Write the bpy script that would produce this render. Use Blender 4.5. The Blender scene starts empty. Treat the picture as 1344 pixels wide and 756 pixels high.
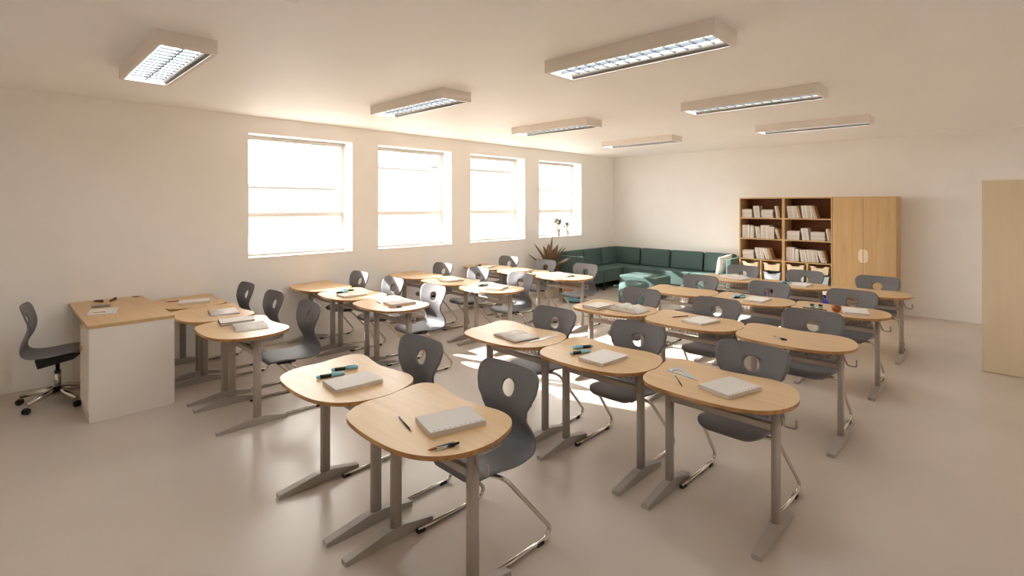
import bpy, bmesh, math, random
from mathutils import Vector, Matrix
random.seed(7)
PI = math.pi
SC = bpy.context.scene
COL = SC.collection

# ------------------------------------------------------------------ helpers
def lin(r, g, b):
    f = lambda c: (c / 255 / 12.92) if c / 255 <= 0.04045 else ((c / 255 + 0.055) / 1.055) ** 2.4
    return (f(r), f(g), f(b), 1.0)

def mat(name, col, rough=0.5, metal=0.0, spec=0.5, noise=None, bump=None, emit=None):
    """principled material; noise=(scale, amount) varies the colour, bump=(scale, strength)"""
    m = bpy.data.materials.new(name)
    m.use_nodes = True
    nt = m.node_tree
    b = nt.nodes['Principled BSDF']
    b.inputs['Roughness'].default_value = rough
    b.inputs['Metallic'].default_value = metal
    b.inputs['Specular IOR Level'].default_value = spec
    b.inputs['Base Color'].default_value = col
    if noise or bump:
        tc = nt.nodes.new('ShaderNodeTexCoord')
    if noise:
        n = nt.nodes.new('ShaderNodeTexNoise'); n.inputs['Scale'].default_value = noise[0]
        n.inputs['Detail'].default_value = 4
        r = nt.nodes.new('ShaderNodeValToRGB')
        a = noise[1]
        r.color_ramp.elements[0].position = 0.3; r.color_ramp.elements[1].position = 0.7
        r.color_ramp.elements[0].color = (col[0] * (1 - a), col[1] * (1 - a), col[2] * (1 - a), 1)
        r.color_ramp.elements[1].color = (min(1, col[0] * (1 + a)), min(1, col[1] * (1 + a)), min(1, col[2] * (1 + a)), 1)
        nt.links.new(tc.outputs['Object'], n.inputs['Vector'])
        nt.links.new(n.outputs['Fac'], r.inputs['Fac'])
        nt.links.new(r.outputs['Color'], b.inputs['Base Color'])
    if bump:
        n2 = nt.nodes.new('ShaderNodeTexNoise'); n2.inputs['Scale'].default_value = bump[0]
        bp = nt.nodes.new('ShaderNodeBump'); bp.inputs['Strength'].default_value = bump[1]
        bp.inputs['Distance'].default_value = 0.002
        nt.links.new(tc.outputs['Object'], n2.inputs['Vector'])
        nt.links.new(n2.outputs['Fac'], bp.inputs['Height'])
        nt.links.new(bp.outputs['Normal'], b.inputs['Normal'])
    if emit:
        b.inputs['Emission Color'].default_value = emit[0]
        b.inputs['Emission Strength'].default_value = emit[1]
    return m

def wood(name, c1, c2, axis='X', rough=0.35, scale=14):
    m = bpy.data.materials.new(name); m.use_nodes = True
    nt = m.node_tree; b = nt.nodes['Principled BSDF']
    b.inputs['Roughness'].default_value = rough
    tc = nt.nodes.new('ShaderNodeTexCoord'); mp = nt.nodes.new('ShaderNodeMapping')
    s = {'X': (0.06, 1, 1), 'Y': (1, 0.06, 1), 'Z': (1, 1, 0.06)}[axis]
    mp.inputs['Scale'].default_value = s
    n = nt.nodes.new('ShaderNodeTexNoise'); n.inputs['Scale'].default_value = scale
    n.inputs['Detail'].default_value = 6; n.inputs['Roughness'].default_value = 0.65
    n.inputs['Distortion'].default_value = 0.4
    r = nt.nodes.new('ShaderNodeValToRGB')
    r.color_ramp.elements[0].position = 0.32; r.color_ramp.elements[0].color = c1
    r.color_ramp.elements[1].position = 0.68; r.color_ramp.elements[1].color = c2
    nt.links.new(tc.outputs['Object'], mp.inputs['Vector'])
    nt.links.new(mp.outputs['Vector'], n.inputs['Vector'])
    nt.links.new(n.outputs['Fac'], r.inputs['Fac'])
    nt.links.new(r.outputs['Color'], b.inputs['Base Color'])
    return m

def fillet(pts, r, n=5):
    pts = [Vector(p) for p in pts]
    out = [pts[0]]
    for i in range(1, len(pts) - 1):
        p0, p, p1 = pts[i - 1], pts[i], pts[i + 1]
        a = (p0 - p); b = (p1 - p)
        d = min(r, a.length * 0.45, b.length * 0.45)
        A = p + a.normalized() * d; B = p + b.normalized() * d
        for k in range(n + 1):
            t = k / n
            out.append(A * (1 - t) ** 2 + p * 2 * t * (1 - t) + B * t * t)
    out.append(pts[-1])
    return out

def catmull(pts, n=6, closed=True):
    P = [Vector(p) for p in pts]; N = len(P); out = []
    rng = range(N) if closed else range(N - 1)
    for i in rng:
        if closed:
            a, b, c, d = P[i - 1], P[i], P[(i + 1) % N], P[(i + 2) % N]
        else:
            a, b, c, d = P[max(i - 1, 0)], P[i], P[i + 1], P[min(i + 2, N - 1)]
        for k in range(n):
            t = k / n
            out.append(0.5 * ((2 * b) + (c - a) * t + (2 * a - 5 * b + 4 * c - d) * t * t + (3 * b - a - 3 * c + d) * t ** 3))
    if not closed:
        out.append(P[-1])
    return out

class MB:
    def __init__(s): s.bm = bmesh.new()
    def _xf(s, vs, M):
        if M is not None:
            bmesh.ops.transform(s.bm, matrix=M, verts=vs)
    def box(s, x0, y0, z0, x1, y1, z1, m=0, bev=0, seg=2, M=None):
        r = bmesh.ops.create_cube(s.bm, size=1)
        vs = r['verts']
        for v in vs:
            v.co = Vector(((x0 + x1) / 2 + v.co.x * (x1 - x0), (y0 + y1) / 2 + v.co.y * (y1 - y0), (z0 + z1) / 2 + v.co.z * (z1 - z0)))
        fs = list({f for v in vs for f in v.link_faces})
        for f in fs: f.material_index = m
        if bev:
            es = list({e for v in vs for e in v.link_edges})
            r2 = bmesh.ops.bevel(s.bm, geom=es, offset=bev, segments=seg, profile=0.6, affect='EDGES')
            vs = list({v for f in r2['faces'] for v in f.verts} | {v for v in vs if v.is_valid})
            for f in {f for v in vs for f in v.link_faces}: f.material_index = m
        s._xf(vs, M)
        return s
    def prism(s, pts, z0, z1, m=0, mside=None, M=None, bev=0):
        mside = m if mside is None else mside
        lo = [s.bm.verts.new((p[0], p[1], z0)) for p in pts]
        hi = [s.bm.verts.new((p[0], p[1], z1)) for p in pts]
        n = len(pts)
        # orientation
        ar = sum(pts[i][0] * pts[(i + 1) % n][1] - pts[(i + 1) % n][0] * pts[i][1] for i in range(n))
        if ar < 0: lo.reverse(); hi.reverse()
        ft = s.bm.faces.new(hi); ft.material_index = m
        fb = s.bm.faces.new(list(reversed(lo))); fb.material_index = m
        for i in range(n):
            j = (i + 1) % n
            f = s.bm.faces.new((lo[i], lo[j], hi[j], hi[i])); f.material_index = mside; f.smooth = True
        vs = lo + hi
        if bev:
            r = bmesh.ops.bevel(s.bm, geom=list(ft.edges) + list(fb.edges), offset=bev, segments=2, profile=0.5, affect='EDGES')
            for f in r['faces']: f.material_index = mside
            vs = list({v for f in r['faces'] for v in f.verts} | {v for v in vs if v.is_valid})
        s._xf(vs, M)
        return s
    def tube(s, path, r, seg=8, m=0, M=None, sx=1.0, rr=None):
        P = [Vector(p) for p in path]; N = len(P)
        T = [(P[min(i + 1, N - 1)] - P[max(i - 1, 0)]).normalized() for i in range(N)]
        up = Vector((0, 0, 1)) if abs(T[0].z) < 0.9 else Vector((1, 0, 0))
        nrm = T[0].cross(up).normalized(); rings = []
        for i in range(N):
            if i:
                nrm = (nrm - T[i] * nrm.dot(T[i])).normalized()
            bn = T[i].cross(nrm)
            R = rr[i] if rr else r
            rings.append([s.bm.verts.new(P[i] + (nrm * math.cos(2 * PI * k / seg) * sx + bn * math.sin(2 * PI * k / seg)) * R) for k in range(seg)])
        for i in range(N - 1):
            for k in range(seg):
                f = s.bm.faces.new((rings[i][k], rings[i][(k + 1) % seg], rings[i + 1][(k + 1) % seg], rings[i + 1][k]))
                f.smooth = True; f.material_index = m
        f = s.bm.faces.new(list(reversed(rings[0]))); f.material_index = m
        f = s.bm.faces.new(rings[-1]); f.material_index = m
        s._xf([v for q in rings for v in q], M)
        return s
    def lathe(s, prof, c=(0, 0, 0), seg=24, m=0, M=None):
        rings = []; vs = []
        for r, z in prof:
            if r < 1e-6:
                v = s.bm.verts.new((c[0], c[1], c[2] + z)); rings.append([v]); vs.append(v)
            else:
                q = [s.bm.verts.new((c[0] + r * math.cos(2 * PI * k / seg), c[1] + r * math.sin(2 * PI * k / seg), c[2] + z)) for k in range(seg)]
                rings.append(q); vs += q
        for a, b in zip(rings, rings[1:]):
            for k in range(seg):
                j = (k + 1) % seg
                if len(a) == 1 and len(b) == 1: continue
                if len(a) == 1: f = s.bm.faces.new((a[0], b[j], b[k]))
                elif len(b) == 1: f = s.bm.faces.new((a[k], a[j], b[0]))
                else: f = s.bm.faces.new((a[k], a[j], b[j], b[k]))
                f.smooth = True; f.material_index = m
        s._xf(vs, M)
        return s
    def build(s, name, mats, parent=None, fix=True, loc=None):
        if fix: bmesh.ops.recalc_face_normals(s.bm, faces=s.bm.faces)
        me = bpy.data.meshes.new(name); s.bm.to_mesh(me); s.bm.free()
        for m in (mats if isinstance(mats, (list, tuple)) else [mats]): me.materials.append(m)
        o = bpy.data.objects.new(name, me); COL.objects.link(o)
        if parent is not None: o.parent = parent
        if loc: o.location = loc
        return o

def R(axis, deg, at=(0, 0, 0)):
    t = Matrix.Translation(at)
    return t @ Matrix.Rotation(math.radians(deg), 4, axis) @ t.inverted()

def tag(o, label=None, cat=None, group=None, kind=None):
    if label: o['label'] = label
    if cat: o['category'] = cat
    if group: o['group'] = group
    if kind: o['kind'] = kind
    return o

def thing(name, label, cat, loc=(0, 0, 0), rz=0, group=None):
    o = bpy.data.objects.new(name, None); COL.objects.link(o)
    o.empty_display_size = 0.1
    o.location = loc; o.rotation_euler = (0, 0, math.radians(rz))
    return tag(o, label, cat, group)

def copy_tree(o, parent=None):
    c = o.copy(); COL.objects.link(c)
    if parent is not None: c.parent = parent
    for ch in list(o.children): copy_tree(ch, c)
    return c

class Kind:
    """first use hands out the prototype itself, later uses copies of it with all its parts"""
    def __init__(s, root): s.root = root; s.used = False
    def put(s, loc, rz, label, group=None):
        o = copy_tree(s.root) if s.used else s.root
        s.used = True
        o.location = loc; o.rotation_euler = (0, 0, math.radians(rz))
        o['label'] = label
        if group: o['group'] = group
        return o

# ------------------------------------------------------------------ materials
M_wall = mat('wall_paint', lin(249, 246, 242), 0.75, noise=(3, 0.012), bump=(180, 0.06))
M_ceil = mat('ceiling_paint', lin(249, 246, 242), 0.55, spec=0.3, noise=(2, 0.01))
M_floor = mat('floor_resin', lin(197, 185, 173), 0.27, spec=0.5, noise=(0.7, 0.05))
M_white = mat('white_lacquer', lin(235, 228, 220), 0.45)
M_frame = mat('window_frame_white', lin(240, 236, 231), 0.5)
M_sill = mat('sill_white', lin(240, 234, 226), 0.5)
M_blind = mat('blind_slat_white', lin(196, 191, 186), 0.5)
M_top = wood('beech_top', lin(196, 159, 112), lin(209, 176, 132), 'X', 0.38, 26)
M_edge = wood('beech_ply_edge', lin(150, 104, 58), lin(186, 138, 84), 'X', 0.5, 40)
M_leg = mat('desk_leg_grey', lin(168, 159, 150), 0.42, metal=0.0, noise=(40, 0.02))
M_wire = mat('basket_wire', lin(190, 180, 165), 0.35, metal=0.7, noise=(10, 0.02))
M_shell = mat('chair_shell_grey', lin(118, 116, 118), 0.55, spec=0.25, noise=(220, 0.16), bump=(350, 0.12))
M_chrome = mat('chrome_tube', lin(205, 198, 190), 0.18, metal=1.0, noise=(8, 0.02))
M_black = mat('black_plastic', lin(18, 17, 17), 0.45, noise=(20, 0.1))
M_oak = wood('oak_board', lin(200, 162, 112), lin(214, 180, 132), 'Z', 0.45, 20)
M_oakx = wood('oak_shelf', lin(200, 162, 112), lin(214, 180, 132), 'X', 0.45, 20)
M_back = wood('shelf_back_shaded', lin(118, 68, 36), lin(140, 84, 46), 'Z', 0.6, 12)  # shade inside the bookcases painted into the back panel's brown
M_door = wood('door_veneer', lin(222, 203, 174), lin(228, 210, 183), 'Z', 0.32, 8)
M_teal = mat('teal_upholstery', lin(84, 104, 100), 0.85, spec=0.2, noise=(260, 0.12), bump=(420, 0.3))
M_dark = mat('dark_metal', lin(38, 33, 31), 0.4, metal=0.4, noise=(20, 0.05))
M_pillow = mat('pillow_cotton', lin(238, 230, 220), 0.9, spec=0.1, noise=(9, 0.04), bump=(260, 0.3))
M_light = mat('lamp_housing', lin(236, 228, 220), 0.5, noise=(4, 0.01))
M_refl = mat('lamp_reflector_shaded', lin(126, 116, 106), 0.6, noise=(4, 0.01))  # brown-grey tone has the shadow on the inner rim painted in
M_louv = mat('lamp_louvre', lin(62, 64, 66), 0.5, noise=(5, 0.02))
M_emit = mat('lamp_panel', lin(200, 214, 220), 0.5, noise=(30, 0.02), emit=((0.85, 0.94, 1.0, 1), 7.0))
M_paper = mat('paper_white', lin(222, 215, 208), 0.8, spec=0.2, noise=(30, 0.02))
M_pageg = mat('page_grey', lin(220, 213, 206), 0.8, spec=0.2, noise=(60, 0.06))
M_print = mat('printed_page', lin(224, 218, 211), 0.8, spec=0.2, noise=(28, 0.10))
M_brown = mat('brown_cover', lin(104, 74, 52), 0.6, noise=(40, 0.1))
M_darkcov = mat('dark_cover', lin(52, 44, 42), 0.6, noise=(40, 0.1))
M_aqua = mat('aqua_plastic', lin(146, 204, 222), 0.35, noise=(20, 0.03))
M_ink = mat('graphite_black', lin(30, 29, 30), 0.35, noise=(30, 0.1))
M_pencil = mat('bare_pencil_wood', lin(176, 104, 58), 0.55, noise=(40, 0.08))
M_steel = mat('steel', lin(190, 186, 180), 0.25, metal=0.9, noise=(20, 0.03))
M_clear = mat('clear_plastic_ruler', lin(214, 214, 216), 0.2, noise=(60, 0.04))
M_bluecl = mat('bluish_plastic', lin(166, 176, 190), 0.22, noise=(60, 0.08))
M_apple = mat('red_brown_skin', lin(140, 72, 38), 0.3, noise=(30, 0.35))
M_cream = mat('cream_tray', lin(238, 220, 190), 0.45, noise=(8, 0.02))
M_paleblue = mat('pale_blue_tray', lin(196, 208, 218), 0.4, noise=(8, 0.03))
M_whitetray = mat('white_tray', lin(236, 230, 222), 0.4, noise=(8, 0.02))
M_bluetray = mat('deep_blue_tray', lin(44, 36, 150), 0.4, noise=(8, 0.05))
M_tan = mat('tan_canvas', lin(178, 134, 88), 0.85, noise=(60, 0.1), bump=(300, 0.3))
M_bagw = mat('white_canvas', lin(226, 222, 216), 0.85, noise=(60, 0.05), bump=(300, 0.3))
M_leaf = mat('dry_olive_leaf', lin(118, 94, 66), 0.42, noise=(9, 0.3))
M_herb = mat('olive_leaf', lin(86, 76, 54), 0.6, noise=(20, 0.25))
M_stem = mat('plant_stem', lin(110, 96, 66), 0.6, noise=(20, 0.2))
M_pot = mat('pot_ceramic', lin(214, 200, 180), 0.4, noise=(6, 0.03))
M_soil = mat('soil', lin(70, 52, 40), 0.95, noise=(60, 0.3))
M_wpot = mat('white_ceramic', lin(196, 188, 180), 0.35, noise=(6, 0.02))
M_out = mat('outside_render_wall', lin(118, 114, 110), 0.8, noise=(0.3, 0.02))
M_roof = mat('outside_roof', lin(120, 116, 112), 0.8, noise=(1.5, 0.04))
M_ground = mat('outside_paving', lin(112, 108, 102), 0.9, noise=(0.5, 0.05))

# pad with fine printed grid
def grid_paper():
    m = bpy.data.materials.new('squared_paper'); m.use_nodes = True
    nt = m.node_tree; b = nt.nodes['Principled BSDF']; b.inputs['Roughness'].default_value = 0.8
    b.inputs['Specular IOR Level'].default_value = 0.2
    tc = nt.nodes.new('ShaderNodeTexCoord')
    br = nt.nodes.new('ShaderNodeTexBrick'); br.offset = 0
    br.inputs['Color1'].default_value = lin(220, 213, 206); br.inputs['Color2'].default_value = lin(218, 211, 204)
    br.inputs['Mortar'].default_value = lin(188, 181, 174)
    br.inputs['Scale'].default_value = 1; br.inputs['Mortar Size'].default_value = 0.0006
    br.inputs['Brick Width'].default_value = 0.006; br.inputs['Row Height'].default_value = 0.006
    nt.links.new(tc.outputs['Object'], br.inputs['Vector'])
    nt.links.new(br.outputs['Color'], b.inputs['Base Color'])
    return m
M_grid = grid_paper()

# dotted aqua cloth
def dotted():
    m = bpy.data.materials.new('aqua_dotted_cloth'); m.use_nodes = True
    nt = m.node_tree; b = nt.nodes['Principled BSDF']; b.inputs['Roughness'].default_value = 0.8
    tc = nt.nodes.new('ShaderNodeTexCoord')
    v = nt.nodes.new('ShaderNodeTexVoronoi'); v.inputs['Scale'].default_value = 26; v.inputs['Randomness'].default_value = 0.15
    r = nt.nodes.new('ShaderNodeValToRGB'); r.color_ramp.interpolation = 'CONSTANT'
    r.color_ramp.elements[0].color = lin(232, 236, 238); r.color_ramp.elements[1].position = 0.2
    r.color_ramp.elements[1].color = lin(104, 172, 196)
    nt.links.new(tc.outputs['Object'], v.inputs['Vector']); nt.links.new(v.outputs['Distance'], r.inputs['Fac'])
    nt.links.new(r.outputs['Color'], b.inputs['Base Color'])
    return m
M_dots = dotted()

def glass_mat():
    m = bpy.data.materials.new('window_glass'); m.use_nodes = True
    nt = m.node_tree; nt.nodes.clear()
    o = nt.nodes.new('ShaderNodeOutputMaterial'); mx = nt.nodes.new('ShaderNodeMixShader')
    t = nt.nodes.new('ShaderNodeBsdfTransparent'); g = nt.nodes.new('ShaderNodeBsdfGlossy')
    mx.inputs[0].default_value = 0.05
    t.inputs['Color'].default_value = (0.97, 0.98, 0.97, 1); g.inputs['Roughness'].default_value = 0.02
    nt.links.new(t.outputs[0], mx.inputs[1]); nt.links.new(g.outputs[0], mx.inputs[2])
    nt.links.new(mx.outputs[0], o.inputs[0])
    return m
M_glass = glass_mat()

# book spines: white with faint printed lines
def spine_mat(name, base, line):
    m = bpy.data.materials.new(name); m.use_nodes = True
    nt = m.node_tree; b = nt.nodes['Principled BSDF']; b.inputs['Roughness'].default_value = 0.6
    tc = nt.nodes.new('ShaderNodeTexCoord'); n = nt.nodes.new('ShaderNodeTexNoise')
    n.inputs['Scale'].default_value = 130; n.inputs['Detail'].default_value = 2
    r = nt.nodes.new('ShaderNodeValToRGB')
    r.color_ramp.elements[0].position = 0.36; r.color_ramp.elements[0].color = line
    r.color_ramp.elements[1].position = 0.46; r.color_ramp.elements[1].color = base
    nt.links.new(tc.outputs['Object'], n.inputs['Vector']); nt.links.new(n.outputs['Fac'], r.inputs['Fac'])
    nt.links.new(r.outputs['Color'], b.inputs['Base Color'])
    return m
M_spine = [spine_mat('book_spine_white', lin(226, 219, 210), lin(196, 188, 179)),
           spine_mat('book_spine_ivory', lin(216, 206, 194), lin(180, 170, 160)),
           spine_mat('book_spine_tan', lin(196, 164, 124), lin(120, 90, 70))]

# ------------------------------------------------------------------ room shell
XL, XR, YF, YB, H = -7.04, 0.68, -1.3, 10.76, 3.0
WT = 0.34
def struct(name, mb, mats, parent=None, label=None):
    o = mb.build(name, mats, parent)
    o['kind'] = 'structure'
    if label: o['label'] = label
    return o
struct('floor', MB().box(XL - 0.02, YF - 0.1, -0.1, XR + 1.6, YB + 0.1, 0), M_floor)
struct('ceiling', MB().box(XL - 0.02, YF - 0.1, H, XR + 0.1, YB + 0.1, H + 0.12), M_ceil)
WIN = [(2.343 + i * 1.889, 2.343 + i * 1.889 + 1.452) for i in range(4)]
WZ0, WZ1 = 1.15, 2.778
w = MB()
w.box(XL - WT, YF - 0.1, -0.1, XL, YB + 0.1, WZ0)
w.box(XL - WT, YF - 0.1, WZ1, XL, YB + 0.1, H + 0.12)
ys = [YF - 0.1] + [v for a in WIN for v in a] + [YB + 0.1]
for i in range(0, len(ys), 2):
    w.box(XL - WT, ys[i], WZ0, XL, ys[i + 1], WZ1)
struct('wall_left', w, M_wall)
struct('wall_back', MB().box(XL - WT, YB, -0.1, XR + 0.1, YB + 0.15, H + 0.12), M_wall)
struct('wall_front', MB().box(XL - WT, YF - 0.15, -0.1, XR + 0.1, YF, H + 0.12), M_wall)
w = MB()   # right wall with the doorway of the open door
w.box(XR, YF - 0.1, -0.1, XR + 0.12, 7.77, H + 0.12)
w.box(XR, 8.68, -0.1, XR + 0.12, YB + 0.1, H + 0.12)
w.box(XR, 7.77, 2.13, XR + 0.12, 8.68, H + 0.12)
struct('wall_right', w, M_wall)
w = MB()
w.box(XR + 1.4, 7.2, -0.1, XR + 1.5, 9.2, 2.6); w.box(XR + 0.12, 7.1, -0.1, XR + 1.5, 7.2, 2.6)
w.box(XR + 0.12, 9.2, -0.1, XR + 1.5, 9.3, 2.6); w.box(XR + 0.12, 7.1, 2.5, XR + 1.5, 9.3, 2.6)
struct('wall_corridor', w, M_wall)
# door leaf standing open into the room
d = struct('door_1', MB().box(-0.242, 7.713, 0.006, 0.675, 7.755, 2.12, bev=0.002), M_door, label='plain pale wood door leaf standing open at the right edge')
for k, z in enumerate((0.25, 1.85)):
    MB().lathe([(0, 0), (0.008, 0), (0.008, 0.1), (0, 0.1)], (0.676, 7.763, z), 10).build('hinge', M_steel, d)

for i, (a, b) in enumerate(WIN):
    n = ['first window from the near end', 'second window from the near end', 'third window from the near end', 'window nearest the back corner'][i]
    fx0, fx1 = XL - 0.325, XL - 0.262
    f = MB()
    e = 0.055
    f.box(fx0, a, WZ0, fx1, a + e, WZ1, bev=0.004); f.box(fx0, b - e, WZ0, fx1, b, WZ1, bev=0.004)
    f.box(fx0, a + e, WZ0, fx1, b - e, WZ0 + e, bev=0.004); f.box(fx0, a + e, WZ1 - e, fx1, b - e, WZ1, bev=0.004)
    f.box(fx0, a + e, 1.685, fx1, b - e, 1.745, bev=0.004)
    f.box(fx0, a + e, 1.67, fx1 - 0.015, b - e, 1.76, bev=0.004)
    wo = struct('window_%d' % (i + 1), f, M_frame, label=n)
    MB().box(fx0 + 0.02, a + e - 0.005, 1.74, fx0 + 0.026, b - e + 0.005, WZ1 - e + 0.005).build('glass_pane', M_glass, wo)
    MB().box(fx0 + 0.02, a + e - 0.005, WZ0 + e - 0.005, fx0 + 0.026, b - e + 0.005, 1.69).build('glass_pane', M_glass, wo)
    MB().box(XL - 0.262, a + 0.001, WZ0 - 0.0, XL + 0.006, b - 0.001, WZ0 + 0.012, bev=0.003).build('window_sill', M_sill, wo)
    hd = MB().box(fx1 - 0.012, b - 0.12, 1.93, fx1 + 0.016, b - 0.1, 1.96, bev=0.003).build('latch', M_steel, wo)
    # venetian blind
    bl = thing('venetian_blind', 'fine white venetian blind hanging in the ' + n, 'blind', (XL - 0.238, (a + b) / 2, WZ0 + 0.012), 0, 'venetian blinds in the windows')
    hw = (b - a) / 2 - 0.012
    s = MB(); top = WZ1 - WZ0 - 0.012 - 0.04
    z = 0.03
    while z < top - 0.01:
        s.box(-0.0065, -hw, z, 0.0065, hw, z + 0.0009)
        z += 0.025
    s.build('slats', M_blind, bl)
    MB().box(-0.013, -hw, top, 0.013, hw, top + 0.03, bev=0.003).build('headrail', M_blind, bl)
    MB().box(-0.01, -hw, 0.004, 0.01, hw, 0.016, bev=0.003).build('bottom_rail', M_blind, bl)
    for sy in (-0.6, 0.0, 0.6):
        MB().tube([(0, sy * hw, 0.01), (0, sy * hw, top + 0.01)], 0.0009, 5).build('cord', M_blind, bl)

# outside: paving and the low houses over the way
o = MB().box(-90, -60, -0.5, XL - WT - 0.01, 90, -0.4).build('paving', M_ground); tag(o, kind='structure')
def house(y0, y1, x0, x1, h, rh, label, chim=None):
    t = thing('house', label, 'house', ((x0 + x1) / 2, (y0 + y1) / 2, -0.4), 0, 'houses seen through the windows')
    hx, hy = (x1 - x0) / 2, (y1 - y0) / 2
    MB().box(-hx, -hy, 0, hx, hy, h).build('walls', M_out, t)
    m = MB()
    if rh > 0.5:      # gable towards the school
        m.prism([(-hy, h), (hy, h), (0, h + rh)], -hx - 0.3, hx + 0.3, M=Matrix(((0, 0, 1, 0), (1, 0, 0, 0), (0, 1, 0, 0), (0, 0, 0, 1))))
    else:
        m.box(-hx - 0.15, -hy, h, hx + 0.15, hy, h + rh)
    m.build('roof', M_roof, t)
    if chim is not None:
        MB().box(hx - 2, chim - 0.4, h, hx - 1.2, chim + 0.4, h + rh + 0.6).build('chimney', M_out, t)
    for k in range(int(hy)):
        if 2.4 < h:
            MB().box(hx - 0.02, -hy + 0.6 + 2 * k, 1.0, hx + 0.05, -hy + 1.6 + 2 * k, 2.3).build('house_window', M_roof, t)
house(8, 23, -52, -44, 3.7, 0.25, 'low flat-roofed house beyond the nearest window', 3)
house(24.5, 33.0, -54, -44.5, 5.9, 0.3, 'two-storey flat-roofed house beyond the second window')
house(33.02, 46.5, -56, -44.5, 6.3, 3.4, 'tall gabled house beyond the third window')
house(47.5, 60, -58, -46, 4.3, 0.3, 'flat-roofed house beyond the farthest window', -3)

# ------------------------------------------------------------------ ceiling lights
def make_light():
    t = thing('ceiling_light', '', 'light')
    L, W, hh = 1.37, 0.36, 0.10
    m = MB(); b = 0.03
    x, y = L / 2, W / 2
    m.box(-x, -y, -hh, x, -y + b, 0); m.box(-x, y - b, -hh, x, y, 0)
    m.box(-x, -y + b, -hh, -x + b, y - b, 0); m.box(x - b, -y + b, -hh, x, y - b, 0)
    m.box(-x + b, -y + b, -0.02, x - b, y - b, 0)
    m.build('housing', M_light, t)
    # sloping inner reflector rim
    m = MB(); q = 0.032
    for sy in (-1, 1):
        m.prism([(0, -hh + 0.002), (0, -0.03), (q, -0.055)], -x + b, x - b, M=Matrix.Translation((0, sy * (y - b), 0)) @ (Matrix.Rotation(PI if sy > 0 else 0, 4, 'Z') @ Matrix(((0, 0, 1, 0), (1, 0, 0, 0), (0, 1, 0, 0), (0, 0, 0, 1)))))
    m.build('reflector', M_refl, t)
    MB().box(-x + b, -y + b + q, -0.052, x - b, y - b - q, -0.045).build('light_panel', M_emit, t)
    m = MB(); yy = y - b - q
    m.box(-x + b, -0.005, -hh + 0.02, x - b, 0.005, -0.053)
    for k in range(1, 14):
        cx = -x + b + (L - 2 * b) * k / 14
        for s in (-1, 1):
            y0, y1 = (0.005, yy) if s > 0 else (-yy, -0.005)
            m.box(cx - 0.002, y0, -hh + 0.024, cx + 0.002, y1, -0.062, M=R('X', 0))
    m.build('louvre', M_louv, t)
    return t
K_light = Kind(make_light())
lx = (-4.665, -1.99); ly = (0.943, 3.29, 5.64, 7.98)
lname = [['nearest the camera', 'second from the camera', 'third from the camera', 'farthest from the camera'],
         ['mostly cut off at the top edge', 'large and nearest in full view', 'second in full view', 'farthest from the camera']]
for i, x in enumerate(lx):
    for j, y in enumerate(ly):
        K_light.put((x, y, H), 0, 'white boxed ceiling light with louvres, %s row, %s' % (['window-side', 'right-hand'][i], lname[i][j]), 'louvred ceiling lights')

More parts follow.
